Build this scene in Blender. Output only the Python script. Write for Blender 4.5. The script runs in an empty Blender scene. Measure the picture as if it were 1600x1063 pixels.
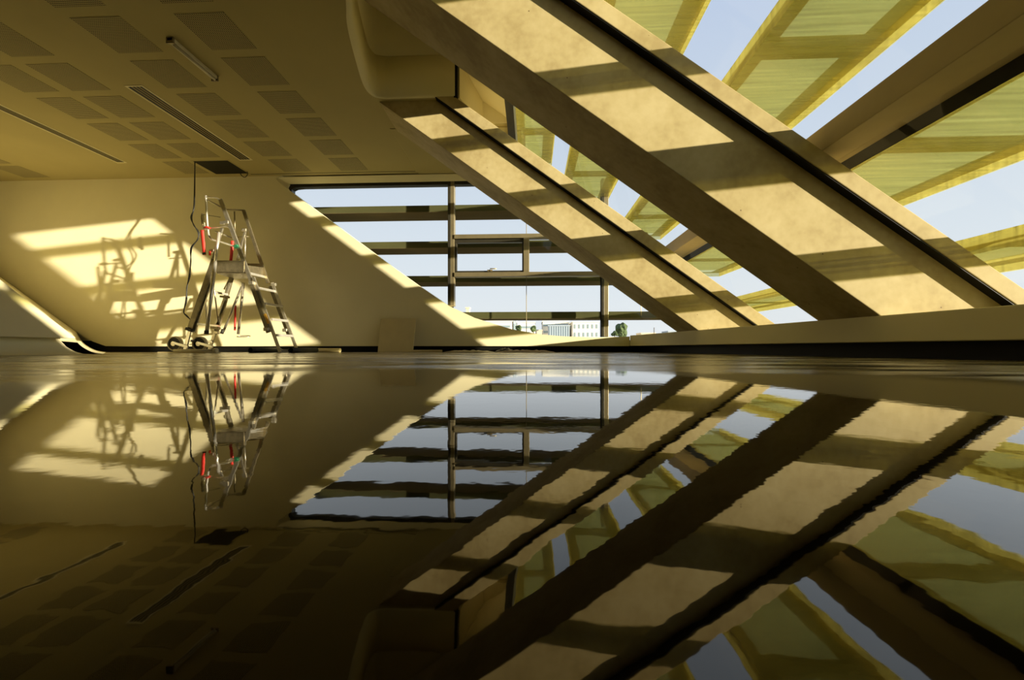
import bpy, bmesh, math, random
from mathutils import Vector, Matrix
random.seed(7)
S = bpy.context.scene
COL = S.collection

# ------------------------------------------------------------ camera, sky, sun, exposure
F = 660.0; CX = 800.0; HZ = 544.7          # focal length and horizon in pixels of the 1600 px frame
ALPHA = math.atan(.046)                    # the room is turned a little against the lens
CA, SA = math.cos(ALPHA), math.sin(ALPHA)
H = .078                                   # the camera stands almost on the wet floor
cam = bpy.data.cameras.new('camera'); camo = bpy.data.objects.new('camera', cam); COL.objects.link(camo)
cam.sensor_width = 36; cam.lens = 36 * F / 1600
cam.shift_y = (HZ - 531.5) / 1600
cam.clip_start = .01; cam.clip_end = 3000
camo.location = (0, 0, H); camo.rotation_euler = (math.pi / 2, 0, ALPHA)
S.camera = camo

S.view_settings.view_transform = 'Standard'; S.view_settings.look = 'None'
S.view_settings.gamma = 1; S.view_settings.use_curve_mapping = False
S.view_settings.exposure = 0.0

w = bpy.data.worlds.new('sky'); S.world = w; w.use_nodes = True
nt = w.node_tree; nt.nodes.clear()
tc = nt.nodes.new('ShaderNodeTexCoord'); sx = nt.nodes.new('ShaderNodeSeparateXYZ')
rp = nt.nodes.new('ShaderNodeValToRGB'); bg = nt.nodes.new('ShaderNodeBackground'); ow = nt.nodes.new('ShaderNodeOutputWorld')
nt.links.new(tc.outputs['Generated'], sx.inputs[0]); nt.links.new(sx.outputs['Z'], rp.inputs[0])
nt.links.new(rp.outputs[0], bg.inputs[0]); nt.links.new(bg.outputs[0], ow.inputs[0])
cr = rp.color_ramp
cr.elements[0].position = 0; cr.elements[0].color = (.86, .90, .92, 1)
cr.elements[1].position = 1; cr.elements[1].color = (.38, .50, .80, 1)
e = cr.elements.new(.2); e.color = (.74, .82, .89, 1)
e = cr.elements.new(.45); e.color = (.60, .70, .84, 1)
bg.inputs[1].default_value = 1.0

SUN_A, SUN_R = 2.45, .098                   # travel of the sunlight per metre of depth
sun = bpy.data.lights.new('sun', 'SUN'); suno = bpy.data.objects.new('sun', sun); COL.objects.link(suno)
sun.energy = 12.8; sun.color = (1, .885, .66); sun.angle = .012
sd = Vector((-SUN_A, 1, -SUN_A * SUN_R)).normalized()
suno.rotation_euler = sd.to_track_quat('-Z', 'Y').to_euler()
suno.location = (12, -4, 6)

# ------------------------------------------------------------ points
def ray(u, v):
    dx = (u - CX) / F; dz = (HZ - v) / F
    return Vector((-SA + dx * CA, CA + dx * SA, dz))
def P(u, v, y):                            # point of the picture at depth y in the room
    d = ray(u, v); t = y / d.y
    return Vector((d.x * t, y, d.z * t + H))
K = .732                                   # slope of the facade and its beams
ZC = 3.7 + H                               # ceiling
DB = 8.81                                  # back wall
ZR = .13                                   # top of the shadow gap at the floor
def base_x(y): return 3.361 - .1513 * y    # foot line of the facade wall
SILL = .345

# ------------------------------------------------------------ materials
def mat(name):
    m = bpy.data.materials.new(name); m.use_nodes = True
    return m, m.node_tree, m.node_tree.nodes['Principled BSDF']
def N(t, k, **kw):
    n = t.nodes.new('ShaderNode' + k)
    for a, b in kw.items(): setattr(n, a, b)
    return n
def L(t, a, b): t.links.new(a, b)
def noise(t, scale, detail=4, stretch=None, src='Object'):
    c = N(t, 'TexCoord'); n = N(t, 'TexNoise'); n.inputs['Scale'].default_value = scale; n.inputs['Detail'].default_value = detail
    if stretch:
        mp = N(t, 'Mapping'); mp.inputs['Scale'].default_value = stretch
        L(t, c.outputs[src], mp.inputs[0]); L(t, mp.outputs[0], n.inputs[0])
    else: L(t, c.outputs[src], n.inputs[0])
    return n
def ramp(t, src, stops):
    r = N(t, 'ValToRGB'); c = r.color_ramp
    c.elements[0].position, c.elements[0].color = stops[0][0], (*stops[0][1], 1)
    c.elements[1].position, c.elements[1].color = stops[-1][0], (*stops[-1][1], 1)
    for p, q in stops[1:-1]:
        x = c.elements.new(p); x.color = (*q, 1)
    L(t, src, r.inputs[0]); return r
def plain(name, col, rough=.6, metal=0, var=.08, nscale=6, bump=0, bscale=80, spec=.5):
    m, t, b = mat(name)
    n = noise(t, nscale)
    r = ramp(t, n.outputs['Fac'], [(.3, tuple(c * (1 - var) for c in col)), (.7, tuple(min(1, c * (1 + var)) for c in col))])
    L(t, r.outputs[0], b.inputs['Base Color'])
    b.inputs['Roughness'].default_value = rough; b.inputs['Metallic'].default_value = metal
    b.inputs['Specular IOR Level'].default_value = spec
    if bump:
        n2 = noise(t, bscale); bp = N(t, 'Bump'); bp.inputs['Strength'].default_value = bump; bp.inputs['Distance'].default_value = .002
        L(t, n2.outputs['Fac'], bp.inputs['Height']); L(t, bp.outputs[0], b.inputs['Normal'])
    return m
M = {}
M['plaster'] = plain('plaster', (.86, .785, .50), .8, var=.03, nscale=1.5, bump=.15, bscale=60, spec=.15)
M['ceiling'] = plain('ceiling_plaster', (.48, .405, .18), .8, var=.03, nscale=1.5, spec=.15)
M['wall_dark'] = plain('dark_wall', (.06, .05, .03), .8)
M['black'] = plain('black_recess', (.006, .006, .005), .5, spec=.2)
M['dark_frame'] = plain('dark_frame', (.05, .045, .03), .35, metal=.3)
M['bronze'] = plain('bronze_frame', (.30, .25, .14), .35, metal=.5)
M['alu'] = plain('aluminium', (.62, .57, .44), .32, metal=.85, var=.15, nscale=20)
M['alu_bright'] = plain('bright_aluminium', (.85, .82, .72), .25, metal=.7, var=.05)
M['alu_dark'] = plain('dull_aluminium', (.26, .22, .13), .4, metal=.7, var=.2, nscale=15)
M['red'] = plain('red_webbing', (.75, .035, .02), .6)
M['rubber'] = plain('rubber', (.02, .018, .012), .6)
M['cream_plastic'] = plain('cream_plastic', (.72, .65, .42), .5)
M['yellow_label'] = plain('yellow_label', (.75, .42, .05), .5)
M['green'] = plain('green_clip', (.02, .2, .09), .5)
M['board'] = plain('board', (.62, .52, .27), .7, var=.04)
M['cable'] = plain('cable', (.012, .012, .01), .5)
M['cardboard'] = plain('cardboard', (.42, .31, .17), .9, var=.2, nscale=9)
M['wood'] = plain('planks', (.36, .2, .14), .8, var=.2, nscale=9)
M['tube'] = plain('tube_light', (.62, .55, .36), .4)
M['metal_box'] = plain('crossbeam_metal', (.38, .30, .15), .55, metal=.1, var=.04)

# concrete of the beams: mottled, with pores
m, t, b = mat('beam_concrete')
n1 = noise(t, 2.2, 6); n2 = noise(t, 14, 5)
mx = N(t, 'Math', operation='ADD'); L(t, n1.outputs['Fac'], mx.inputs[0])
ml = N(t, 'Math', operation='MULTIPLY'); ml.inputs[1].default_value = .45; L(t, n2.outputs['Fac'], ml.inputs[0]); L(t, ml.outputs[0], mx.inputs[1])
r = ramp(t, mx.outputs[0], [(.52, (.37, .29, .13)), (.72, (.46, .375, .18)), (.92, (.52, .435, .225))])
vo = N(t, 'TexVoronoi'); vo.inputs['Scale'].default_value = 9; c = N(t, 'TexCoord'); L(t, c.outputs['Object'], vo.inputs['Vector'])
lt = N(t, 'Math', operation='LESS_THAN'); lt.inputs[1].default_value = .055; L(t, vo.outputs['Distance'], lt.inputs[0])
n3 = noise(t, 3); gt = N(t, 'Math', operation='GREATER_THAN'); gt.inputs[1].default_value = .52; L(t, n3.outputs['Fac'], gt.inputs[0])
mm = N(t, 'Math', operation='MULTIPLY'); L(t, lt.outputs[0], mm.inputs[0]); L(t, gt.outputs[0], mm.inputs[1])
mix = N(t, 'MixRGB'); L(t, mm.outputs[0], mix.inputs[0]); L(t, r.outputs[0], mix.inputs[1]); mix.inputs[2].default_value = (.16, .11, .05, 1)
L(t, mix.outputs[0], b.inputs['Base Color']); b.inputs['Roughness'].default_value = .7; b.inputs['Specular IOR Level'].default_value = .2
bp = N(t, 'Bump'); bp.inputs['Strength'].default_value = .25; bp.inputs['Distance'].default_value = .004
L(t, n2.outputs['Fac'], bp.inputs['Height']); L(t, bp.outputs[0], b.inputs['Normal'])
M['concrete'] = m

# polished, wet screed floor
m, t, b = mat('wet_floor')
geo = N(t, 'NewGeometry'); sp = N(t, 'SeparateXYZ'); L(t, geo.outputs['Position'], sp.inputs[0])
ln = N(t, 'VectorMath', operation='LENGTH'); L(t, geo.outputs['Position'], ln.inputs[0])
nz = noise(t, 1.1, 5, (1, 1, 1)); ma = N(t, 'Math', operation='MULTIPLY_ADD'); ma.inputs[1].default_value = 1.1; L(t, nz.outputs['Fac'], ma.inputs[0]); L(t, ln.outputs['Value'], ma.inputs[2])
dry = N(t, 'MapRange', interpolation_type='SMOOTHSTEP'); dry.inputs['From Min'].default_value = 1.75; dry.inputs['From Max'].default_value = 2.35
L(t, ma.outputs[0], dry.inputs['Value'])
n4 = noise(t, 3.0, 6, (.6, 1, 1))
cdry = ramp(t, n4.outputs['Fac'], [(.3, (.16, .13, .075)), (.7, (.32, .27, .16))])
cm = N(t, 'MixRGB'); L(t, dry.outputs[0], cm.inputs[0]); cm.inputs[1].default_value = (.006, .005, .002, 1); L(t, cdry.outputs[0], cm.inputs[2])
L(t, cm.outputs[0], b.inputs['Base Color'])
n6 = noise(t, 2.4, 6, (.5, 1.6, 1)); rx = N(t, 'MapRange'); rx.inputs['From Min'].default_value = .38; rx.inputs['From Max'].default_value = .62; rx.inputs['To Min'].default_value = .08; rx.inputs['To Max'].default_value = .34
L(t, n6.outputs['Fac'], rx.inputs['Value'])
rr = N(t, 'Mix'); L(t, dry.outputs[0], rr.inputs[0]); rr.inputs[2].default_value = .02; L(t, rx.outputs[0], rr.inputs[3]); L(t, rr.outputs[0], b.inputs['Roughness'])
b.inputs['IOR'].default_value = 1.65; b.inputs['Specular Tint'].default_value = (1, .87, .65, 1)
n5 = noise(t, 26, 3); bp = N(t, 'Bump'); bp.inputs['Strength'].default_value = .045; bp.inputs['Distance'].default_value = .002
L(t, n5.outputs['Fac'], bp.inputs['Height']); L(t, bp.outputs[0], b.inputs['Normal'])
M['floor'] = m

def glassy(name, tint, refl=1.0):
    m = bpy.data.materials.new(name); m.use_nodes = True; t = m.node_tree; t.nodes.clear()
    o = N(t, 'OutputMaterial'); tr = N(t, 'BsdfTransparent'); tr.inputs[0].default_value = (*tint, 1)
    gl = N(t, 'BsdfGlossy'); gl.inputs['Roughness'].default_value = .02
    fr = N(t, 'LayerWeight'); pw = N(t, 'Math', operation='POWER'); pw.inputs[1].default_value = 5; L(t, fr.outputs['Facing'], pw.inputs[0])
    ml = N(t, 'Math', operation='MULTIPLY_ADD'); ml.inputs[1].default_value = refl; ml.inputs[2].default_value = .03; L(t, pw.outputs[0], ml.inputs[0])
    mx = N(t, 'MixShader'); L(t, ml.outputs[0], mx.inputs[0]); L(t, tr.outputs[0], mx.inputs[1]); L(t, gl.outputs[0], mx.inputs[2])
    L(t, mx.outputs[0], o.inputs[0]); return m
M['glass'] = glassy('window_glass', (.98, .985, .98), .4)

# yellow-green printed glass of the louvre fins: part clear, part scattering, brushed streaks
def fin_mat(name, tint, scat, clear):
    m = bpy.data.materials.new(name); m.use_nodes = True; t = m.node_tree; t.nodes.clear()
    o = N(t, 'OutputMaterial')
    tr = N(t, 'BsdfTransparent'); tr.inputs[0].default_value = (*tint, 1)
    tl = N(t, 'BsdfTranslucent'); df = N(t, 'BsdfDiffuse')
    n = noise(t, 2.2, 7, (.5, 16, 1)); r = ramp(t, n.outputs['Fac'], [(.3, tuple(c * .7 for c in scat)), (.7, tuple(min(1, c * 1.15) for c in scat))])
    L(t, r.outputs[0], tl.inputs[0]); L(t, r.outputs[0], df.inputs[0])
    a = N(t, 'MixShader'); a.inputs[0].default_value = .45; L(t, tl.outputs[0], a.inputs[1]); L(t, df.outputs[0], a.inputs[2])
    g = N(t, 'MixShader'); mr = N(t, 'MapRange'); mr.inputs['From Min'].default_value = .3; mr.inputs['From Max'].default_value = .7; mr.inputs['To Min'].default_value = clear - .1; mr.inputs['To Max'].default_value = min(.95, clear + .1); L(t, n.outputs['Fac'], mr.inputs['Value']); L(t, mr.outputs[0], g.inputs[0]); L(t, a.outputs[0], g.inputs[1]); L(t, tr.outputs[0], g.inputs[2])
    L(t, g.outputs[0], o.inputs[0]); return m
M['fin'] = fin_mat('yellow_fin_glass', (.98, .97, .72), (.82, .76, .42), .76)
M['fin_top'] = fin_mat('yellow_fin_glass_upper', (.97, .96, .70), (.82, .76, .42), .72)
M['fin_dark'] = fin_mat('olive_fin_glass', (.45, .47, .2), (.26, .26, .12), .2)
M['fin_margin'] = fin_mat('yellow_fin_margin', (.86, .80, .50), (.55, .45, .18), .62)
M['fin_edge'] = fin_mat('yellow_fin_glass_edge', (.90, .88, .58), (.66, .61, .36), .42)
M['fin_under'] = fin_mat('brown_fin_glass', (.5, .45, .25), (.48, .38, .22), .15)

# perforated ceiling panel
m, t, b = mat('perforated_panel')
c = N(t, 'TexCoord'); sp = N(t, 'SeparateXYZ'); L(t, c.outputs['Object'], sp.inputs[0])
def cell(out):
    a = N(t, 'Math', operation='MULTIPLY'); a.inputs[1].default_value = 24 / .575; L(t, out, a.inputs[0])
    f = N(t, 'Math', operation='FRACT'); L(t, a.outputs[0], f.inputs[0])
    s = N(t, 'Math', operation='SUBTRACT'); s.inputs[1].default_value = .5; L(t, f.outputs[0], s.inputs[0])
    q = N(t, 'Math', operation='POWER'); q.inputs[1].default_value = 2
    ab = N(t, 'Math', operation='ABSOLUTE'); L(t, s.outputs[0], ab.inputs[0]); L(t, ab.outputs[0], q.inputs[0]); return q.outputs[0]
ad = N(t, 'Math', operation='ADD'); L(t, cell(sp.outputs['X']), ad.inputs[0]); L(t, cell(sp.outputs['Y']), ad.inputs[1])
lt = N(t, 'Math', operation='LESS_THAN'); lt.inputs[1].default_value = .11; L(t, ad.outputs[0], lt.inputs[0])
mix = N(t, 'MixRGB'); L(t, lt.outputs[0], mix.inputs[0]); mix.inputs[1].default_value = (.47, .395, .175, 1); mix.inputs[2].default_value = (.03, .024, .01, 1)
L(t, mix.outputs[0], b.inputs['Base Color']); b.inputs['Roughness'].default_value = .85
M['perf'] = m

# ------------------------------------------------------------ mesh helpers
def box(bm, x0, x1, y0, y1, z0, z1):
    v = [bm.verts.new((x, y, z)) for x in (x0, x1) for y in (y0, y1) for z in (z0, z1)]
    for f in ((0, 1, 3, 2), (4, 6, 7, 5), (0, 4, 5, 1), (2, 3, 7, 6), (0, 2, 6, 4), (1, 5, 7, 3)): bm.faces.new([v[i] for i in f])
def extrude(bm, pts, vec):
    """a solid: the outline pts (3-D) pushed along vec"""
    vec = Vector(vec)
    a = [bm.verts.new(p) for p in pts]; b_ = [bm.verts.new(Vector(p) + vec) for p in pts]
    bm.faces.new(a); bm.faces.new(b_[::-1])
    n = len(pts)
    for i in range(n): bm.faces.new((a[i], a[(i + 1) % n], b_[(i + 1) % n], b_[i]))
def prism(bm, xz, y0, y1): extrude(bm, [(x, y0, z) for x, z in xz], (0, y1 - y0, 0))
def bar(bm, p0, p1, w_, d_, side=None):
    p0, p1 = Vector(p0), Vector(p1); ax = (p1 - p0).normalized()
    s = Vector(side) if side else (Vector((0, 1, 0)) if abs(ax.y) < .9 else Vector((1, 0, 0)))
    a = (s - ax * s.dot(ax)).normalized(); b_ = ax.cross(a)
    o = [a * (i * d_ / 2) + b_ * (j * w_ / 2) for i, j in ((-1, -1), (1, -1), (1, 1), (-1, 1))]
    extrude(bm, [p0 + q for q in o], p1 - p0)
def tube(bm, pts, r, n=10, closed=False):
    pts = [Vector(p) for p in pts]; rings = []
    for i, p in enumerate(pts):
        if closed: tg = pts[(i + 1) % len(pts)] - pts[i - 1]
        else: tg = pts[min(i + 1, len(pts) - 1)] - pts[max(i - 1, 0)]
        tg.normalize()
        u = tg.cross(Vector((0, 1, 0)) if abs(tg.y) < .9 else Vector((1, 0, 0))).normalized(); v = tg.cross(u)
        rings.append([bm.verts.new(p + (u * math.cos(a) + v * math.sin(a)) * r) for a in [2 * math.pi * k / n for k in range(n)]])
    m_ = len(rings)
    for i in range(m_ if closed else m_ - 1):
        A, B = rings[i], rings[(i + 1) % m_]
        for k in range(n):
            f = bm.faces.new((A[k], A[(k + 1) % n], B[(k + 1) % n], B[k])); f.smooth = True
    if not closed: bm.faces.new(rings[0][::-1]); bm.faces.new(rings[-1])
def sheet(bm, rows, smooth=True):
    g = [[bm.verts.new(p) for p in r_] for r_ in rows]
    for i in range(len(g) - 1):
        for j in range(len(g[0]) - 1):
            f = bm.faces.new((g[i][j], g[i][j + 1], g[i + 1][j + 1], g[i + 1][j])); f.smooth = smooth
def smooth_path(pts, n=5):
    pts = [Vector(p) for p in pts]; out = []
    for i in range(len(pts) - 1):
        p0 = pts[max(i - 1, 0)]; p1 = pts[i]; p2 = pts[i + 1]; p3 = pts[min(i + 2, len(pts) - 1)]
        for k in range(n):
            s = k / n
            out.append(.5 * ((2 * p1) + (-p0 + p2) * s + (2 * p0 - 5 * p1 + 4 * p2 - p3) * s * s + (-p0 + 3 * p1 - 3 * p2 + p3) * s ** 3))
    return out + [pts[-1]]
def obj(name, bm, material, parent=None, bevel=0, weld=False):
    bm.normal_update(); bmesh.ops.triangulate(bm, faces=[f for f in bm.faces if len(f.verts) > 4], ngon_method='EAR_CLIP')
    bmesh.ops.recalc_face_normals(bm, faces=bm.faces)
    me = bpy.data.meshes.new(name); bm.to_mesh(me); bm.free()
    me.materials.append(M[material] if isinstance(material, str) else material)
    o = bpy.data.objects.new(name, me); COL.objects.link(o)
    if parent:
        o.parent = parent; o.location = -parent.location
    if bevel:
        b_ = o.modifiers.new('bevel', 'BEVEL'); b_.width = bevel; b_.segments = 2; b_.limit_method = 'ANGLE'; b_.angle_limit = .6
    return o
def B(): return bmesh.new()
def struct(name, bm, material, parent=None, **kw):
    o = obj(name, bm, material, parent, **kw)
    if not parent: o['kind'] = 'structure'
    return o
def tag(o, label, cat, group=None, kind=None):
    o['label'] = label; o['category'] = cat
    if group: o['group'] = group
    if kind: o['kind'] = kind
    return o
def thing(name, label=None, cat=None, loc=(0, 0, 0), group=None, kind=None):
    o = bpy.data.objects.new(name, None); COL.objects.link(o); o.location = loc; o.empty_display_size = .1
    if label: tag(o, label, cat, group)
    if kind: o['kind'] = kind
    return o

# ------------------------------------------------------------ the room
bm = B(); box(bm, -16.3, 5.2, -7.3, 9.3, -.3, 0); struct('floor', bm, 'floor')

# ceiling: flat slab whose edge sweeps in a curve round the opening beside the beams
edge = [(-1.7, -7.3), (-1.7, 3.4)] + [(p.x, p.y) for p in smooth_path([(-1.72, 3.7, 0), (-1.97, 4.4, 0), (-2.11, 4.75, 0), (-2.25, 5.3, 0), (-2.36, 5.85, 0), (-2.32, 6.1, 0), (-2.15, 6.18, 0)], 6)] + [(-1.12, 6.18), (-.82, 6.95), (-.36, 6.95), (-.36, 9.3)]
cl = [(-16, -7.3)] + edge + [(-16, 9.3)]
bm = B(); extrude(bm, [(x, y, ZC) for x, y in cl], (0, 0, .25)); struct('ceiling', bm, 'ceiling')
# plaster lining that rises from the ceiling's edge to the roof, one joint in it
ed = edge[1:]
bm = B()
i_sp = ed.index((-1.12, 6.18))
def lining(pts, z0, z1):
    sheet(bm, [[(x, y, z0) for x, y in pts], [(x, y, z1) for x, y in pts]])
lining([(-1.7, -7.3)] + ed[:i_sp + 1], ZC + .001, 4.37); lining([(-1.7, -7.3)] + ed[:i_sp + 1], 4.382, 6.2)
o = struct('wall_skylight', bm, 'plaster'); sm = o.modifiers.new('thickness', 'SOLIDIFY'); sm.thickness = .12; sm.offset = 0
bm = B(); sheet(bm, [[(x, y, z) for x, y in ((-1.09, 6.22), (-.82, 6.97), (-.36, 6.97))] for z in (ZC + .01, 6.2)], False)
o = struct('wall_skylight_return', bm, 'plaster'); sm = o.modifiers.new('thickness', 'SOLIDIFY'); sm.thickness = .06; sm.offset = 0
bm = B(); box(bm, -1.135, -1.085, 6.14, 6.22, ZC - .02, 6.1); struct('trim_1', bm, 'black')
# thin joint and the change of plane in the ceiling
bm = B(); box(bm, -5.95, -2.42, 8.70, 8.71, ZC - .004, ZC + .01); struct('trim_2', bm, 'black')
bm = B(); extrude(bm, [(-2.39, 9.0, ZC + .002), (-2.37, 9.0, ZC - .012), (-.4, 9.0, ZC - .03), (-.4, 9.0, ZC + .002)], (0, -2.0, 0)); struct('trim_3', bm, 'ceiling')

# facade roof above the glazing, in the plane of the slope
CG = 3.5 + H
def slope_z(c_, x): return c_ + 0 - K * x
bm = B(); prism(bm, [(-.31, slope_z(CG, -.31)), (-3.2, slope_z(CG, -3.2)), (-3.2, slope_z(CG + .3, -3.2)), (-.31, slope_z(CG + .3, -.31))], -7.3, 9.3); struct('wall_roof_slope', bm, 'plaster')
bm = B(); prism(bm, [(-.31, slope_z(CG, -.31)), (-.31, slope_z(CG + .3, -.31)), (4.9, slope_z(CG + .3, 4.9)), (4.9, slope_z(CG, 4.9))], -7.3, .9); struct('wall_slope_light_block', bm, 'wall_dark')  # unseen solid slab added in place of glazing to darken the near ceiling

# back wall: shadow gap at the foot, rounded slanting edge of the window
foot = [P(u, v, DB) for u, v in ((984, 541), (700, 541), (400, 541.2), (200, 541.5), (165, 541), (145, 534), (132, 527), (121, 519))]
front = [(984, 526), (926, 527.6), (875, 525.4), (841, 522.3), (799, 514.5), (742, 497), (700, 477.5), (650, 443.5), (600, 407.5), (520, 348), (470, 311), (447, 294), (437, 286), (431, 279.5), (433, 276.8)]
fr3 = [P(u, v, DB) for u, v in front]
wall_pts = [P(984, 541, DB)] + fr3 + [Vector((-5.25, DB, ZC + .02)), Vector((-16, DB, ZC + .02)), Vector((-16, DB, .6))] + foot[::-1][:-1]
bm = B(); extrude(bm, wall_pts, (0, .3, 0)); struct('wall_back', bm, 'plaster')
# splayed reveal round the window
backl = [(984, 527.6), (926, 528.8), (875, 526.6), (841, 523.4), (799, 515.8), (742, 498.5), (700, 479), (650, 445), (600, 409), (520, 349.5), (480, 320), (459, 304), (452, 298.5), (449.5, 293), (452, 288)]
bk3 = [P(u, v, DB + .1) for u, v in backl]
bm = B(); sheet(bm, [[p for p in fr3], bk3], True)
sheet(bm, [bk3, [p + Vector((0, .22, 0)) for p in bk3]], True)
top_r = [P(433, 276.8, DB), P(760, 276.0, DB)]
sheet(bm, [[Vector((fr3[-1].x, DB, ZC - .03)), Vector((-.1, DB, ZC - .03))], [Vector((bk3[-1].x, DB + .1, bk3[-1].z)), Vector((-.1, DB + .1, bk3[-1].z))]], False)
o = struct('trim_4', bm, 'plaster')
# floor gap backing
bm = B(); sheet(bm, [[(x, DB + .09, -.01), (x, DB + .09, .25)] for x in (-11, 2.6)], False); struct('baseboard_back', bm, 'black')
# left end: the sloped wall line closes the corner with a swept cove
prof = smooth_path([P(u, v, DB) for u, v in ((186, 551.2), (165, 550.3), (148, 547), (133, 539), (124, 530), (118, 519))], 4) + [P(0, 433, DB), P(-250, 235, DB)]
bm = B(); sheet(bm, [[p + Vector((0, .02, 0)) for p in prof], [Vector((p.x * (.64 if p.z < .28 else .665), 5.6, p.z * .64)) for p in prof]]); struct('wall_cove', bm, 'plaster')
CL = -4.16 + H
xb = (CL - .21) / K; xt = (CL - ZC - .02) / K
bm = B(); prism(bm, [(xb, .21), (xt, ZC + .02), (xt - .25, ZC + .02), (xb - .25, .21)], -7.3, 5.2); struct('wall_left', bm, 'plaster', bevel=.02)
cov = [(xb + .30, 0.002), (xb + .16, .01), (xb + .05, .04), (xb - .06, .10), (xb - .13, .17), (xb - .16, .26)]
bm = B(); sheet(bm, [[(x, y, z) for x, z in cov] for y in (-7.3, 5.12)]); struct('baseboard_left', bm, 'plaster')
bm = B(); box(bm, -16.3, -16, -7.3, 9.3, 0, 6.3); struct('wall_end', bm, 'plaster')
bm = B(); sheet(bm, [[(x, DB + .12, -.01), (x, DB + .12, .7)] for x in (-16, -9.2)], False); struct('baseboard_corner', bm, 'plaster')
# front wall behind the camera
bm = B(); extrude(bm, [(-16, -7.3, 0), (5.2, -7.3, 0), (5.2, -7.3, .3), (-.24, -7.3, 4.0), (-3.2, -7.3, 6.3), (-16, -7.3, 6.3)], (0, -.2, 0)); struct('wall_front', bm, 'wall_dark')
# facade upstand and sill
y0, y1 = -7.3, DB
bm = B()
extrude(bm, [(base_x(y0), y0, ZR), (base_x(y1), y1, ZR), (4.7, y1, ZR), (4.7 if base_x(y0) < 4.6 else base_x(y0) + .3, y0, ZR)], (0, 0, SILL - ZR))
struct('wall_right', bm, 'plaster', bevel=.008)
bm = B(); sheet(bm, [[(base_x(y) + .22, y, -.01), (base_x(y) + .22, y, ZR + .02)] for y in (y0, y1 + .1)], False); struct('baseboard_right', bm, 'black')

# ------------------------------------------------------------ back window
YW = DB + .22
wd = thing('window_1', loc=(0, YW, SILL), kind='structure')
ZT = P(700, 286, YW).z
bm = B()    # top frame with rounded dark corner following the opening
crn = [(-.06, ZT + .10)] + [(p.x, p.z) for p in [P(u, v, YW) for u, v in ((560, 285.8), (470, 287.5), (456, 288.5), (449, 292), (449, 298), (456, 305))]]
inn = [(-.06, ZT - .07)] + [(p.x, p.z) for p in [P(u, v, YW) for u, v in ((560, 293), (474, 294.5), (464, 295.5), (459, 298), (459, 302), (463, 306.5))]]
extrude(bm, [(x, YW - .08, z) for x, z in crn] + [(x, YW - .08, z) for x, z in inn[::-1]], (0, .14, 0))
box(bm, -5.1, -.06, YW - .1, YW + .06, ZT + .03, ZT + .12)
obj('head_frame', bm, 'dark_frame', wd)
def wx(u, y=YW): return P(u, 400, y).x
def wz(v, y=YW): return P(700, v, y).z
def mull(u0, u1, v0, v1, mt, nm, yy=(-.1, .06)):
    bm = B(); box(bm, wx(u0), wx(u1), YW + yy[0], YW + yy[1], wz(v1), wz(v0)); return obj(nm, bm, mt, wd, bevel=.006)
for a, b_, v1 in ((701, 711, 479), (938.5, 949.5, 527)):
    mull(a, b_, 286, v1, 'bronze', 'mullion')
mull(701, 705.5, 286, 478, 'dark_frame', 'mullion_dark_strip', (-.104, .05)); mull(938.5, 943, 286, 527, 'dark_frame', 'mullion_dark_strip', (-.104, .05))  # dark strip over the left half of each tall mullion
mull(818, 827, 371, 430, 'bronze', 'mullion')
mull(711, 1010, 369, 375.5, 'bronze', 'transom', (-.12, .06)); mull(711, 1010, 427.5, 434, 'bronze', 'transom', (-.12, .06))
# opening sash
bm = B(); u0, u1, v0, v1 = 711.5, 818, 375.5, 427.5
box(bm, wx(u0), wx(u1), YW - .07, YW + .03, wz(381), wz(v0)); box(bm, wx(u0), wx(u1), YW - .07, YW + .03, wz(v1), wz(424.5))
box(bm, wx(u0), wx(714.5), YW - .07, YW + .03, wz(424.5), wz(381)); box(bm, wx(816), wx(u1), YW - .07, YW + .03, wz(424.5), wz(381))
sash = obj('sash', bm, 'dark_frame', wd, bevel=.004)
bm = B(); tube(bm, [P(766, 424.5, YW - .09), P(766, 420, YW - .11), P(776, 420.2, YW - .11)], .012, 8); box(bm, wx(762), wx(770), YW - .1, YW - .06, wz(426), wz(423.5))
hd = obj('handle', bm, 'bronze', sash); hd.location = (0, 0, 0)
# slender glass joints
for u, v0, v1 in ((822.5, 345, 520), (1001.5, 474, 495)):
    mull(u - .5, u + .5, v0, v1, 'bronze', 'glass_joint', (-.02, 0))
mull(706, 708, 281, 285, 'dark_frame', 'frame_clip')
bm = B()
gp = [P(u, v, YW) for u, v in ((984, 527), (875, 527), (841, 524), (799, 516.5), (742, 499), (700, 480), (650, 446), (600, 410), (520, 350.5), (470, 314), (452, 300), (452, 288))] + [Vector((-.1, YW, ZT)), Vector((3.9, YW, SILL)), ]
bm.faces.new([bm.verts.new(p) for p in gp]); obj('glass_pane', bm, 'glass', wd)

# ------------------------------------------------------------ sloping glazing of the facade
XG0 = -.31; XG1 = (CG - SILL) / K
def glazing(n, ya, yb):
    g = thing('window_%d' % n, loc=(XG0, ya, slope_z(CG, XG0)), kind='structure')
    bm = B(); sheet(bm, [[(XG0, y, slope_z(CG, XG0)), (XG1, y, slope_z(CG, XG1))] for y in (ya, yb)], False); obj('glass_pane', bm, 'glass', g)
    bm = B(); prism(bm, [(XG0 - .06, slope_z(CG, XG0) + .1), (XG0 - .08, slope_z(CG, XG0) - .13), (XG0 + .04, slope_z(CG, XG0) - .13), (XG0 + .06, slope_z(CG, XG0 + .06) - .01), (XG0 + .06, slope_z(CG, XG0) + .05)], ya, yb)
    obj('head_frame', bm, 'dark_frame', g)
    bm = B(); prism(bm, [(XG1 - .12, SILL), (XG1 + .05, SILL), (XG1, SILL + .06), (XG1 - .14, SILL + .06)], ya, yb); obj('sill_frame', bm, 'dark_frame', g)
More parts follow.
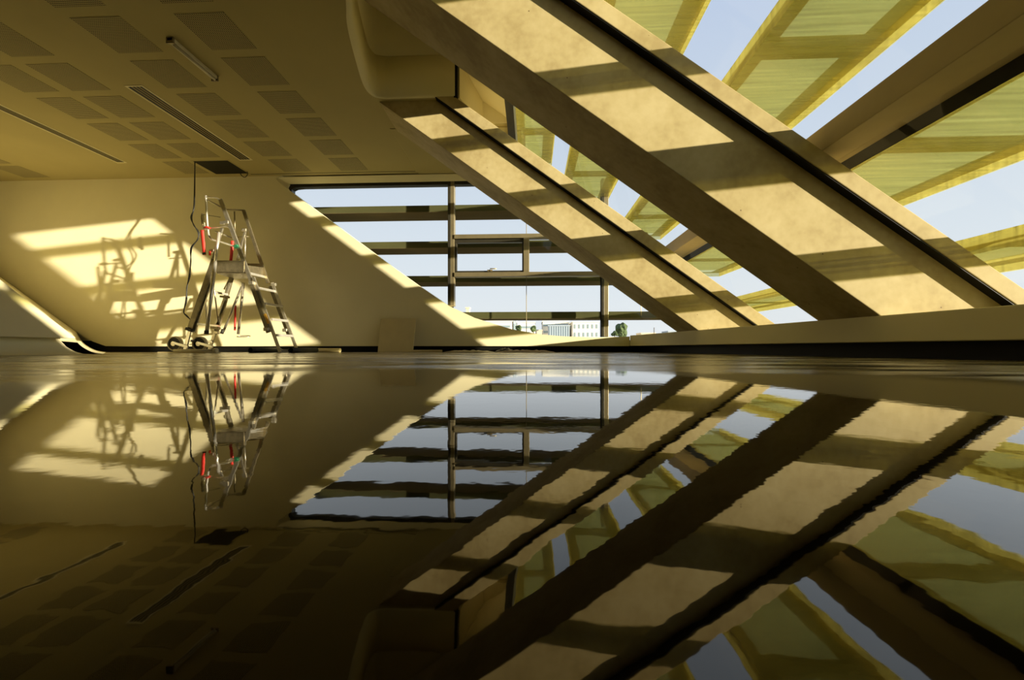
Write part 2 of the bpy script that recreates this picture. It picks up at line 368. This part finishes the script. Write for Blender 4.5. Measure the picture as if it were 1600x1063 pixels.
BAYS = [(.91, 4.1), (4.1, 6.75), (6.75, 9.1)]
for i, (a, b_) in enumerate(BAYS): glazing(i + 2, a, b_)

# ------------------------------------------------------------ concrete beams
# (near y, far y, c of soffit, c of main top, c flange low, c flange high, proud)
def beam(ya, yb, c0, c1, f0, f1, proud, label, x_top):
    t_ = thing('concrete_beam', label, 'beam', (( c0 + H - SILL) / K, ya, SILL), group='sloping concrete beams of the facade')
    zf = SILL - .004
    def face(ca, cb, y_a, y_b, xt_):
        ca += H; cb += H
        bm = B()
        prism(bm, [((ca - zf) / K, zf), ((cb - zf) / K, zf), (xt_ + .0, slope_z(cb, xt_)), (xt_, slope_z(ca, xt_))], y_a, y_b); return bm
    obj('beam_shaft', face(c0, c1, ya, yb, x_top), 'concrete', t_, bevel=.006)
    obj('beam_flange', face(f0, f1, ya - proud, yb, x_top), 'concrete', t_, bevel=.006)
    g0 = c1 - .002
    obj('painted_shade_strip', face(f0 - .012, f0 + .02, ya - proud * .93, yb, x_top + .02), 'black', t_)  # black strip that paints in the deep shade under the flange
    return t_
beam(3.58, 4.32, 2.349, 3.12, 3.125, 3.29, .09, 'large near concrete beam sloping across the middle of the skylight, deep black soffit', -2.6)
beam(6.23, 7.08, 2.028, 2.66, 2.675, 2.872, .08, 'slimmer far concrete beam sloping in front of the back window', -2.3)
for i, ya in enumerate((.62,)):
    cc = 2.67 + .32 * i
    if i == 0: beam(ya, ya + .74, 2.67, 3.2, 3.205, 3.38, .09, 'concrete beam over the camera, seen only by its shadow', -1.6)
# crossbeam between the beams, seen from below
bm = B(); prism(bm, [(2.33, 1.78 + H), (2.35, 1.60 + H), (2.67, 1.60 + H), (2.55, 1.78 + H)], 1.40, 8.7)
o = obj('crossbeam', bm, 'metal_box', bevel=.004); tag(o, 'wide brown metal crossbeam running under the sloping glass, above both concrete beams', 'beam')
bm = B(); prism(bm, [(2.665, 1.605 + H), (2.70, 1.52 + H), (2.735, 1.54 + H), (2.62, 1.72 + H)], 1.40, 8.7); q = obj('gasket_strip', bm, 'black', o); q.location = (0, 0, 0)

# ------------------------------------------------------------ glass louvre fins outside
TH = .15
fins = [(3.99, -.28, .44, 'topmost'), (3.18, .63, 1.64, 'second from the top'), (2.36, 1.78, 2.80, 'third from the top, large at the upper right'), (1.55, 2.77, 4.05, 'fourth from the top, below the wide crossbeam'), (.76, 3.60, 4.72, 'lowest')]
def fin(x0, x1, ya, yb, z0, label, group, mats, lengthwise_y=True):
    t_ = thing('louvre_fin', label, 'louvre', (x0, ya, z0), group)
    th = .008
    bm = B(); box(bm, x0, x1, ya, yb, z0, z0 + th); obj('lower_pane', bm, mats[0], t_)
    if lengthwise_y:
        bm = B(); box(bm, x0, x1, ya, yb, z0 + TH - th, z0 + TH); obj('upper_pane', bm, mats[1], t_)
        y = ya + .35
        while y < yb:                      # darker printed margins, one frame per pane length
            bm = B(); y2 = min(yb, y + 2.2); zm = z0 + TH * .5
            box(bm, x0 + .01, x0 + .16, y, y2, zm, zm + .004); box(bm, x1 - .22, x1 - .01, y, y2, zm, zm + .004)
            box(bm, x0 + .16, x1 - .22, y, y + .16, zm, zm + .004); box(bm, x0 + .16, x1 - .22, y2 - .10, y2, zm, zm + .004)
            obj('printed_margin', bm, 'fin_margin', t_); y += 2.2
        bm = B(); box(bm, x1 - th, x1, ya, yb, z0 + th, z0 + TH); obj('edge_pane', bm, mats[2], t_)
        bm = B(); box(bm, x0, x0 + th, ya, yb, z0 + th, z0 + TH); obj('edge_pane', bm, mats[2], t_)
    else:
        bm = B(); box(bm, x0, x1, ya, yb, z0 + TH - th, z0 + TH); obj('upper_pane', bm, mats[1], t_)
        bm = B(); box(bm, x0, x1, ya - .004, ya + th, z0 + th, z0 + TH - th); obj('edge_pane', bm, mats[2], t_)
        bm = B(); box(bm, x0, x1, yb - th, yb, z0 + th, z0 + TH - th); obj('edge_pane', bm, mats[2], t_)
for z, xa, xb_, nm in fins:
    fin(xa, xb_, .95, 9.3, z + H, 'yellow-green louvre fin beyond the sloping glass, ' + nm, 'yellow louvre fins outside the sloping facade', ('fin', 'fin_top', 'fin_edge'))
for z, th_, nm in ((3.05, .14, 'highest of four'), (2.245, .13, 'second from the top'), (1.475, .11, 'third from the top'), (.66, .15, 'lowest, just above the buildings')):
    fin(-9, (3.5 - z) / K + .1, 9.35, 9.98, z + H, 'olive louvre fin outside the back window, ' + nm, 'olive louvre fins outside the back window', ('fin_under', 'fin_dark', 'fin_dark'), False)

for k, (xx, lab) in enumerate(((-5.6, 'left of the back window'), (P(706, 400, 10.02).x, 'behind the thick left window post'))):
    bm = B(); box(bm, xx - .04, xx + .04, 9.98, 10.06, -4.4, 3.4); tag(obj('fin_post', bm, 'dark_frame'), 'slim dark post carrying olive louvre fins ' + lab, 'post')

# ------------------------------------------------------------ ceiling fittings
rows = [3.78, 4.49, 5.20, 5.91, 6.62, 7.33, 8.04]
ordn = ['first', 'second', 'third', 'fourth', 'fifth', 'sixth', 'seventh']
cols = [(-3.95, .575, rows, 'column nearest the beams'), (-5.16, .58, rows, 'column between tube light and wide vent'),
        (-6.58, .575, rows[1:6], 'column just left of the wide vent'), (-7.31, .53, rows[2:], 'column just right of the narrow vent'),
        (-10.95, .57, [7.40, 8.08], 'left of the narrow vent')]
for x, wd_, rs, where in cols:
    for k, y in enumerate(reversed(rs)):
        bm = B(); box(bm, 0, wd_, 0, .565, -.004, .012); o = obj('perforated_panel', bm, 'perf'); o.location = (x, y, ZC)
        tag(o, '%s perforated panel from the back wall, %s' % (ordn[k], where), 'ceiling panel', 'perforated square panels in the ceiling')
def vent(x0, x1, ya, yb, ns, label):
    t_ = thing('ceiling_vent', label, 'vent', (x0, ya, ZC), group='slotted ceiling vents')
    bm = B(); f = .025
    box(bm, x0, x0 + f, ya, yb, ZC - .008, ZC + .01); box(bm, x1 - f, x1, ya, yb, ZC - .008, ZC + .01); box(bm, x0 + f, x1 - f, ya, ya + f, ZC - .008, ZC + .01); box(bm, x0 + f, x1 - f, yb - f, yb, ZC - .008, ZC + .01)
    obj('frame', bm, 'plaster', t_)
    bm = B(); box(bm, x0 + f, x1 - f, ya + f, yb - f, ZC - .002, ZC + .004); obj('backing', bm, 'black', t_)
    pt = (x1 - x0 - 2 * f) / ns
    for k in range(1, ns):
        bm = B(); xx = x0 + f + pt * k; box(bm, xx - pt * .13, xx + pt * .13, ya + f, yb - f, ZC - .004, ZC - .0025); obj('slat', bm, 'ceiling', t_)
vent(-5.72, -5.46, 5.68, 8.04, 4, 'long slotted vent in the middle of the ceiling, above the ladder')
vent(-8.23, -8.03, 3.2, 8.04, 4, 'long slotted vent at the left edge of the ceiling')
t_ = thing('tube_light', 'bare fluorescent batten light on the ceiling beside the wide vent', 'light', (-4.35, 4.8, ZC))
bm = B(); box(bm, -4.33, -4.25, 4.82, 5.56, ZC - .05, ZC - .001); obj('housing', bm, 'tube', t_, bevel=.01)
bm = B(); tube(bm, [(-4.275, 4.86, ZC - .065), (-4.275, 5.52, ZC - .065)], .014); obj('tube', bm, 'tube', t_)
for y in (4.82, 5.53):
    bm = B(); box(bm, -4.335, -4.245, y, y + .02, ZC - .075, ZC - .001); obj('end_cap', bm, 'alu_dark', t_)
# open hatch
t_ = thing('ceiling_hatch', 'open black access hatch in the ceiling where the cable comes out', 'hatch', (-6.68, 8.03, ZC))
bm = B(); box(bm, -6.68, -5.96, 8.03, 8.66, ZC - .003, ZC + .01); obj('opening', bm, 'black', t_)
bm = B()
for (a, b_, c_, d_) in ((-6.70, -5.94, 8.01, 8.035), (-6.70, -5.94, 8.655, 8.68), (-6.70, -6.675, 8.03, 8.66), (-5.965, -5.94, 8.03, 8.66)): box(bm, a, b_, c_, d_, ZC - .006, ZC + .01)
obj('frame', bm, 'ceiling', t_)
bm = B(); tube(bm, smooth_path([P(u, v, 8.5) for u, v in ((375, 270), (378, 275), (383, 277), (387, 272), (386, 268))]), .008, 6)
tag(obj('wire_loop', bm, 'cable'), 'short loop of wire hanging from the corner of the open hatch', 'wire')
for k in range(2):
    bm = B(); d = (k * 2 - 1) * .9
    tube(bm, smooth_path([P(u + (d if i > 1 and i % 2 else -d * .4), v, (8.05 if i < 2 else 7.9) + .04 * k) for i, (u, v) in enumerate(((304 + k, 250), (304, 300), (303, 325), (299, 340), (303, 352), (310, 363), (309, 374), (299, 388), (298, 410), (296, 432), (292, 450), (291, 470), (287, 487), (291, 493), (298, 500)))]), .009, 7)
    tag(obj('hanging_cable', bm, 'cable'), ('dark cable' if k else 'second dark cable twisted round the first') + ' hanging from the ceiling hatch down to the ladder', 'cable', 'cables hanging from the hatch')

# ------------------------------------------------------------ platform ladder
YN, YF = 7.40, 7.95
def q(x, y, d): return P(250 + x / 3.9375, 290 + y / 3.9375, d)
lad = thing('platform_ladder', 'aluminium telescopic platform ladder with red straps standing before the back wall', 'ladder', (q(400, 1030, 7.6).x, 7.6, 0))
def part(nm, pts, mt='alu', r=None, wd_=None, dp=None, path=True):
    bm = B()
    if r: tube(bm, pts, r, 8)
    else: bar(bm, pts[0], pts[1], wd_, dp)
    return obj(nm, bm, mt, lad, bevel=0 if r else .003)
# climbing side: inner and outer stiles, near and far
part('stile', (q(372, 85, YN), q(562, 590, YN)), 'alu', wd_=.07, dp=.03)
part('stile', (q(575, 565, YN - .02), q(738, 1024, YN - .02)), 'alu', wd_=.05, dp=.03)
part('stile', (q(562, 600, YN - .05), q(668, 905, YN - .05)), 'alu_dark', wd_=.075, dp=.03)
part('stile', (q(514, 152, YF), q(665, 600, YF)), 'alu_dark', wd_=.06, dp=.03)
part('stile', (q(690, 598, YF), q(846, 1022, YF)), 'alu', wd_=.05, dp=.03)
part('stile', (q(678, 620, YF + .03), q(795, 925, YF + .03)), 'alu_dark', wd_=.07, dp=.03)
for a, b_ in (((548, 540), (640, 562)), ((608, 632), (706, 652)), ((648, 728), (752, 744)), ((688, 824), (786, 834)), ((716, 921), (818, 926)), ((735, 1018), (846, 1018))):
    part('rung', (q(*a, YN), q(*b_, YF)), 'alu_bright', wd_=.045, dp=.03)
# support side
part('leg', (q(336, 455, YN), q(183, 890, YN)), 'alu_dark', wd_=.10, dp=.035)
part('leg', (q(350, 480, YN + .04), q(205, 905, YN + .04)), 'alu', wd_=.06, dp=.03)
part('leg', (q(187, 880, YN), q(150, 1028, YN)), 'alu_bright', wd_=.06, dp=.03)
part('leg', (q(442, 560, YF), q(345, 905, YF)), 'alu_dark', wd_=.08, dp=.035)
part('leg', (q(430, 600, YF - .03), q(330, 890, YF - .03)), 'alu', wd_=.04, dp=.03)
part('leg', (q(345, 890, YF), q(300, 1022, YF)), 'alu', wd_=.055, dp=.03)
for a, b_ in (((275, 645), (418, 672)), ((232, 852), (365, 866)), ((185, 956), (322, 962))):
    part('rung', (q(*a, YN), q(*b_, YF)), 'alu_bright', wd_=.04, dp=.03)
part('collar', (q(165, 880, YN - .03), q(200, 893, YN - .03)), 'rubber', wd_=.05, dp=.08)
part('collar', (q(318, 874, YF - .04), q(365, 880, YF - .04)), 'alu_dark', wd_=.05, dp=.08)
part('collar', (q(375, 683, YF - .04), q(422, 688, YF - .04)), 'alu_dark', wd_=.04, dp=.08)
# knee braces and support struts
part('brace', (q(384, 262, YN), q(320, 470, YN)), 'alu', wd_=.04, dp=.03)
part('brace', (q(524, 285, YF), q(468, 490, YF)), 'alu', wd_=.04, dp=.03)
part('brace', (q(525, 290, YF), q(523, 470, YF)), 'alu', r=.014)
part('brace', (q(333, 640, YN + .1), q(361, 860, YF)), 'alu', r=.013)
part('brace', (q(276, 700, YN + .1), q(290, 850, YN + .2)), 'alu', r=.013)
part('brace', (q(430, 575, YF + .1), q(396, 640, YF + .1)), 'cream_plastic', r=.02)
# bright telescopic outriggers
part('outrigger', (q(364, 288, YN - .12), q(340, 470, YN - .14)), 'alu_bright', r=.024)
part('outrigger', (q(340, 470, YN - .14), q(288, 898, YN - .2)), 'alu_bright', r=.03)
part('outrigger_foot', (q(287, 893, YN - .2), q(285, 915, YN - .2)), 'rubber', r=.036)
part('outrigger', (q(513, 598, YF + .25), q(482, 915, YF + .3)), 'alu', r=.026)
part('outrigger', (q(503, 622, YF + .22), q(390, 900, YF + .1)), 'alu', r=.022)
part('outrigger_foot', (q(388, 885, YF + .1), q(380, 912, YF + .1)), 'rubber', r=.03)
bm = B(); c0 = q(515, 928, YF + .3)
tube(bm, [c0 + Vector((math.cos(a) * .13, math.sin(a) * .08, math.sin(a) * .015)) for a in [k * math.pi / 8 for k in range(16)]], .008, 6, True); obj('foot_ring', bm, 'alu', lad)
# guard rail
bm = B(); tube(bm, smooth_path([q(*a, YN) for a in ((282, 62), (288, 180), (295, 270), (303, 312), (322, 334), (380, 350), (475, 381))], 4), .017, 8); obj('guard_rail', bm, 'alu_bright', lad)
part('guard_rail', (q(280, 72, YN), q(345, 76, YN), q(375, 92, YN)), 'alu', r=.014)
part('guard_rail', (q(286, 88, YN), q(372, 130, YN + .03)), 'alu', r=.014)
part('guard_rail', (q(300, 264, YN), q(405, 252, YN), q(430, 262, YN), q(470, 370, YN)), 'alu', r=.017)
part('guard_rail', (q(340, 283, YN + .05), q(440, 322, YN + .05)), 'alu', r=.014)
bm = B(); tube(bm, smooth_path([q(*a, YF) for a in ((262, 250), (256, 195), (262, 172))], 4), .014, 8); obj('guard_rail', bm, 'alu_dark', lad)
part('guard_rail', (q(262, 180, YF), q(278, 262, YF)), 'alu_bright', r=.016)
part('guard_rail', (q(262, 178, YF), q(372, 195, YF)), 'alu_dark', r=.006)
part('guard_rail', (q(405, 148, YF), q(514, 152, YF)), 'alu_dark', r=.014)
part('guard_rail', (q(458, 160, YF), q(462, 310, YF)), 'alu_dark', r=.012)
part('guard_rail', (q(465, 320, YF), q(545, 314, YF)), 'alu_dark', r=.013)
for x, y, d in ((387, 232, YN), (410, 228, YN), (285, 262, YN), (322, 404, YN + .1), (520, 275, YF), (562, 600, YN - .06), (655, 885, YN - .08), (700, 610, YF), (350, 905, YF), (770, 890, YF)):
    bm = B(); p = q(x, y, d); box(bm, p.x - .045, p.x + .045, p.y - .03, p.y + .03, p.z - .03, p.z + .03); obj('clamp', bm, 'alu', lad, bevel=.01)
part('clip', (q(460, 380, YN - .03), q(478, 370, YN - .03)), 'green', wd_=.05, dp=.04)
part('warning_label', (q(644, 790, YN - .07), q(668, 850, YN - .07)), 'yellow_label', wd_=.045, dp=.012)
# platform with kick boards
pz = q(430, 525, YN).z
a, b_, c_, d_ = q(348, 530, YN), q(530, 530, YN), q(640, 560, YF), q(452, 560, YF)
for v_ in (a, b_, c_, d_): v_.z = pz
bm = B(); extrude(bm, [a, b_, c_, d_], (0, 0, -.05)); obj('platform', bm, 'alu_dark', lad, bevel=.004)
part('kick_board', (q(348, 497, YN - .02), q(518, 499, YN - .02)), 'alu_dark', wd_=.21, dp=.012)
part('kick_board', (q(532, 520, YN + .05), q(636, 532, YF)), 'alu_dark', wd_=.17, dp=.012)
part('kick_board', (q(352, 500, YF), q(620, 505, YF)), 'alu_dark', wd_=.15, dp=.012)
# straps
def strap(pts, d, w_=.05):
    bm = B(); rows_ = []
    ps = smooth_path([q(*p, d) for p in pts], 4)
    sheet(bm, [[p + Vector((-w_ / 2, 0, 0)), p + Vector((w_ / 2, .01, 0))] for p in ps]); o = obj('safety_strap', bm, 'red', lad)
    s_ = o.modifiers.new('thick', 'SOLIDIFY'); s_.thickness = .006
strap([(258, 274), (262, 320), (268, 380), (272, 428)], YN - .03, .055); strap([(444, 340), (441, 400), (435, 466)], YN + .1, .05)
strap([(463, 738), (462, 800), (460, 892)], YF + .2, .035); strap([(306, 404), (306, 430)], YN, .035)
part('strap_end', (q(270, 412, YN - .05), q(272, 424, YN - .05)), 'rubber', wd_=.06, dp=.02)
part('safety_strap', (q(272, 262, YN - .03), q(288, 254, YN - .03), q(308, 262, YN - .03)), 'red', r=.016)
# wheels
for cx, cy, d in ((94, 988, YN), (246, 988, YN + .12)):
    c0 = q(cx, cy, d); R = .135
    if c0.z < R + .03: c0.z = R + .03
    bm = B()
    ring = lambda y_, r_: [Vector((c0.x + math.cos(k * math.pi / 16) * r_, c0.y + y_, c0.z + math.sin(k * math.pi / 16) * r_)) for k in range(32)]
    prof_ = [(-.03, .85), (-.035, .97), (0, 1.0), (.035, .97), (.03, .85), (-.03, .85)]
    rr_ = [ring(y_, R * s) + [ring(y_, R * s)[0]] for y_, s in prof_]
    sheet(bm, rr_); wh = obj('wheel', bm, 'cream_plastic', lad)
    bm = B(); extrude(bm, ring(-.012, R * .84), (0, .024, 0)); o = obj('wheel_disc', bm, 'rubber', wh); o.location = (0, 0, 0)
    bm = B(); extrude(bm, ring(-.05, R * .32), (0, .1, 0)); o = obj('hub', bm, 'alu', wh); o.location = (0, 0, 0)
    part('axle_bracket', (c0 + Vector((0, -.05, .02)), c0 + Vector((.26, -.02, -.06))), 'alu_bright', wd_=.05, dp=.03)

# ------------------------------------------------------------ things on the floor
def flat(nm, pts, z0, z1, mt, label, cat, bev=.004):
    bm = B(); extrude(bm, [(x, y, z0) for x, y in pts], (0, 0, z1 - z0)); return tag(obj(nm, bm, mt, bevel=bev), label, cat)
# black mat with rolled ends under the ladder's right feet
xa, xb_ = q(640, 1025, 7.6).x, q(875, 1025, 7.6).x
bm = B(); pr = []
for k in range(22):
    a = math.pi * 2.6 * (1 - k / 21); r_ = .035 + .012 * (1 - a / 8.2); pr.append((xa - math.sin(a) * r_ , .003 + r_ - math.cos(a) * r_))
mid = [(xa + (xb_ - xa) * s, .004 + .004 * math.sin(s * 9)) for s in (.2, .4, .6, .8)]
rgt = [(xb_ + xa - x, z) for x, z in reversed(pr)]
allp = pr + mid + rgt
sheet(bm, [[(x, y, z) for x, z in allp] for y in (7.22, 7.65, 8.1)]); o = tag(obj('rubber_mat', bm, 'rubber'), 'black rubber mat with both ends curled up under the right ladder feet', 'mat')
s_ = o.modifiers.new('thick', 'SOLIDIFY'); s_.thickness = .006; s_.offset = 1
bm = B(); x0_, x1_ = P(478, 548, 8.3).x, P(533, 548, 8.3).x
tube(bm, [(x0_, 8.3, .042), (x1_ - .03, 8.27, .042), (x1_, 8.27, .042)], .04, 16); tag(obj('paper_roll', bm, 'board'), 'beige rolled-up sheet lying on the floor right of the ladder', 'roll')
xa, xb_ = q(60, 1030, 7.25).x, q(340, 1030, 7.25).x
flat('floor_strip', [(xa, 7.0), (xb_, 7.0), (xb_ + .1, 7.24), (xa, 7.24)], .0, .02, 'board', 'pale flat strip on the floor under the ladder wheels', 'strip')
bm = B(); tube(bm, [(xb_ - .5, 6.95, .045), (xb_ + .2, 6.97, .045)], .022, 10); tube(bm, [(xb_ + .2, 6.97, .045), (xb_ + .25, 6.97, .045)], .04, 10); tag(obj('roller_pole', bm, 'cream_plastic'), 'cream pole with a knob lying by the ladder feet', 'pole')
# leaning board
bl, br_, tr_, tl_ = P(590, 551, 8.45), P(645, 551.5, 8.45), P(650, 499, 8.72), P(595, 497, 8.72)
bl.z = br_.z = .004; tr_.z = tl_.z = (tr_.z + tl_.z) / 2
bm = B(); extrude(bm, [bl, br_, tr_, tl_], (0, .025, .006)); tag(obj('leaning_board', bm, 'board', bevel=.003), 'square beige board leaning against the back wall below the window', 'board')
# heap of packaging right of it
def mound(nm, u0, u1, yy, hgt, mt, label, cat, seed):
    random.seed(seed); a = P(u0, 550, yy).x; b2 = P(u1, 550, yy).x; n = 26; rows_ = []
    for j in range(5):
        rows_.append([(a + (b2 - a) * i / (n - 1), yy - .2 + .1 * j, .004 + hgt * math.sin(math.pi * min(1, max(0, i / (n - 1)))) ** .6 * math.sin(math.pi * (j + .3) / 4.6) * random.uniform(.6, 1.0)) for i in range(n)])
    bm = B(); sheet(bm, rows_, False); o = tag(obj(nm, bm, mt), label, cat); s_ = o.modifiers.new('thick', 'SOLIDIFY'); s_.thickness = .004
flat('packaging_slab', [(P(647, 550, 8.35).x, 8.15), (P(692, 550, 8.2).x, 8.15), (P(688, 550, 8.5).x, 8.5), (P(650, 550, 8.5).x, 8.5)], .004, .05, 'board', 'low beige slab on the floor just right of the leaning board', 'slab')
mound('plastic_film', 694, 772, 8.3, .05, 'alu_dark', 'flat dark crumpled film on the floor below the window', 'film', 3)
mound('dark_bundle', 774, 806, 8.55, .10, 'rubber', 'small dark rounded bundle in the middle of the floor litter', 'bundle', 4)
mound('cardboard_pile', 776, 868, 8.1, .06, 'cardboard', 'flattened brown cardboard lying at the right end of the floor litter', 'cardboard', 5)

# ------------------------------------------------------------ outside
M['ground'] = plain('ground', (.45, .40, .26), .9, var=.2, nscale=.05)
M['facade_white'] = plain('facade_white', (.75, .72, .62), .8, var=.03)
M['facade_grey'] = plain('facade_grey', (.40, .46, .52), .5, var=.05)
M['facade_warm'] = plain('facade_warm', (.72, .62, .45), .8, var=.03)
M['pane'] = plain('window_dark', (.28, .36, .38), .2)
M['leaf'] = plain('leaves', (.05, .08, .022), .8, var=.5, nscale=1.2)
M['bark'] = plain('bark', (.10, .07, .04), .9)
bm = B(); box(bm, -900, 900, -300, 1800, -4.6, -4.5); struct('ground', bm, 'ground')
bm = B(); box(bm, -16, 5.6, -9, 9.4, -4.5, -.31); struct('wall_plinth', bm, 'plaster')
def building(u0, u1, v, yy, dp, mt, label, win):
    x0_, x1_ = P(u0, 520, yy).x, P(u1, 520, yy).x; zt = P((u0 + u1) / 2, v, yy).z
    t_ = thing('building', label, 'building', (x0_, yy, -4.5), 'distant buildings beyond the window')
    bm = B(); box(bm, x0_, x1_, yy, yy + dp, -4.5, zt); box(bm, x0_ - .3, x1_ + .3, yy - .3, yy + dp, zt, zt + .6); obj('wall', bm, mt, t_)
    nx, nz, ww, wh_, z0_ = win; rise = (zt - z0_) / max(nz, 1)
    for j in range(nz):
        for i in range(nx):
            xx = x0_ + (x1_ - x0_) * (i + .5) / nx; zz = z0_ + rise * (j + .5)
            bm = B(); box(bm, xx - ww / 2, xx + ww / 2, yy - .15, yy + .1, zz - wh_ / 2, zz + wh_ / 2); obj('window', bm, 'pane', t_)
building(760, 800, 503, 250, 20, 'facade_white', 'white block with ribbon windows at the left of the distant row', (1, 3, 13, 1.3, -1))
building(802, 806.5, 502, 252, 14, 'facade_grey', 'narrow grey tower between the two white blocks', (1, 2, 1, 4, 2))
building(808, 836, 504.5, 255, 20, 'facade_white', 'white block with ribbon windows behind the small trees', (1, 3, 8.6, 1.3, -1))
building(848, 889, 503, 256, 25, 'facade_white', 'long pale building with two window bands left of the thick window post', (1, 2, 15, 1.3, 8))
building(857, 890, 510, 225, 8, 'facade_grey', 'lower blue-grey glass block in front of the long pale building', (9, 2, .35, 8, -4))
building(895, 936, 504, 248, 25, 'facade_white', 'white building with tall narrow windows beside the thick window post', (6, 3, .9, 2.4, 1))
building(837, 847, 517, 240, 12, 'facade_warm', 'low warm-coloured house beside the small trees', (2, 1, 1, 1.2, 1))
building(1002, 1024, 521.5, 260, 12, 'facade_warm', 'low flat building right of the big round tree', (4, 1, 1, 1.2, 1))
building(1044, 1061, 518.5, 300, 14, 'facade_grey', 'small grey block at the right end of the horizon', (5, 1, 1.2, 1.4, 4))
building(728, 733, 482, 200, 4, 'facade_warm', 'slim warm chimney tower rising above the lowest louvre', (1, 1, .8, 2, 12))
def tree(u, v, yy, R, label, seed, pts=9):
    random.seed(seed); c0 = P(u, v, yy); t_ = thing('tree', label, 'tree', (c0.x, yy, -4.5), 'trees beyond the window')
    bm = B(); tube(bm, [(c0.x, yy, -4.5), (c0.x + .1, yy, c0.z)], R * .1, 8); obj('trunk', bm, 'bark', t_)
    bm = B()
    for k in range(pts):
        a = random.uniform(0, 6.28); rr = random.uniform(0, .6) * R
        mt_ = Matrix.Translation((c0.x + math.cos(a) * rr, yy + math.sin(a) * rr, c0.z + random.uniform(-.45, .5) * R)) @ Matrix.Scale(R * random.uniform(.38, .6), 4)
        g_ = bmesh.ops.create_icosphere(bm, subdivisions=2, radius=1, matrix=mt_)
        for v_ in g_['verts']: v_.co += Vector([random.uniform(-.09, .09) * R for _ in range(3)])
    obj('crown', bm, 'leaf', t_)
tree(970, 517, 150, 2.9, 'big round dark green tree right of the thick window post', 1, 16)
tree(960, 521, 148, 1.3, 'small dark bush touching the left of the big round tree', 2)
tree(811, 514, 140, 1.2, 'small yellowish tree in front of the narrow grey tower', 3)
tree(833, 514, 140, 1.2, 'small green tree before the white block, second from the left', 4)
bm = B(); tube(bm, [(P(1022, 520, 220).x, 220, -4.5), (P(1022, 512, 220).x, 220, P(1022, 512, 220).z)], .18, 6); tag(obj('lamp_mast', bm, 'bark'), 'thin bare mast rising near the low flat building', 'mast')
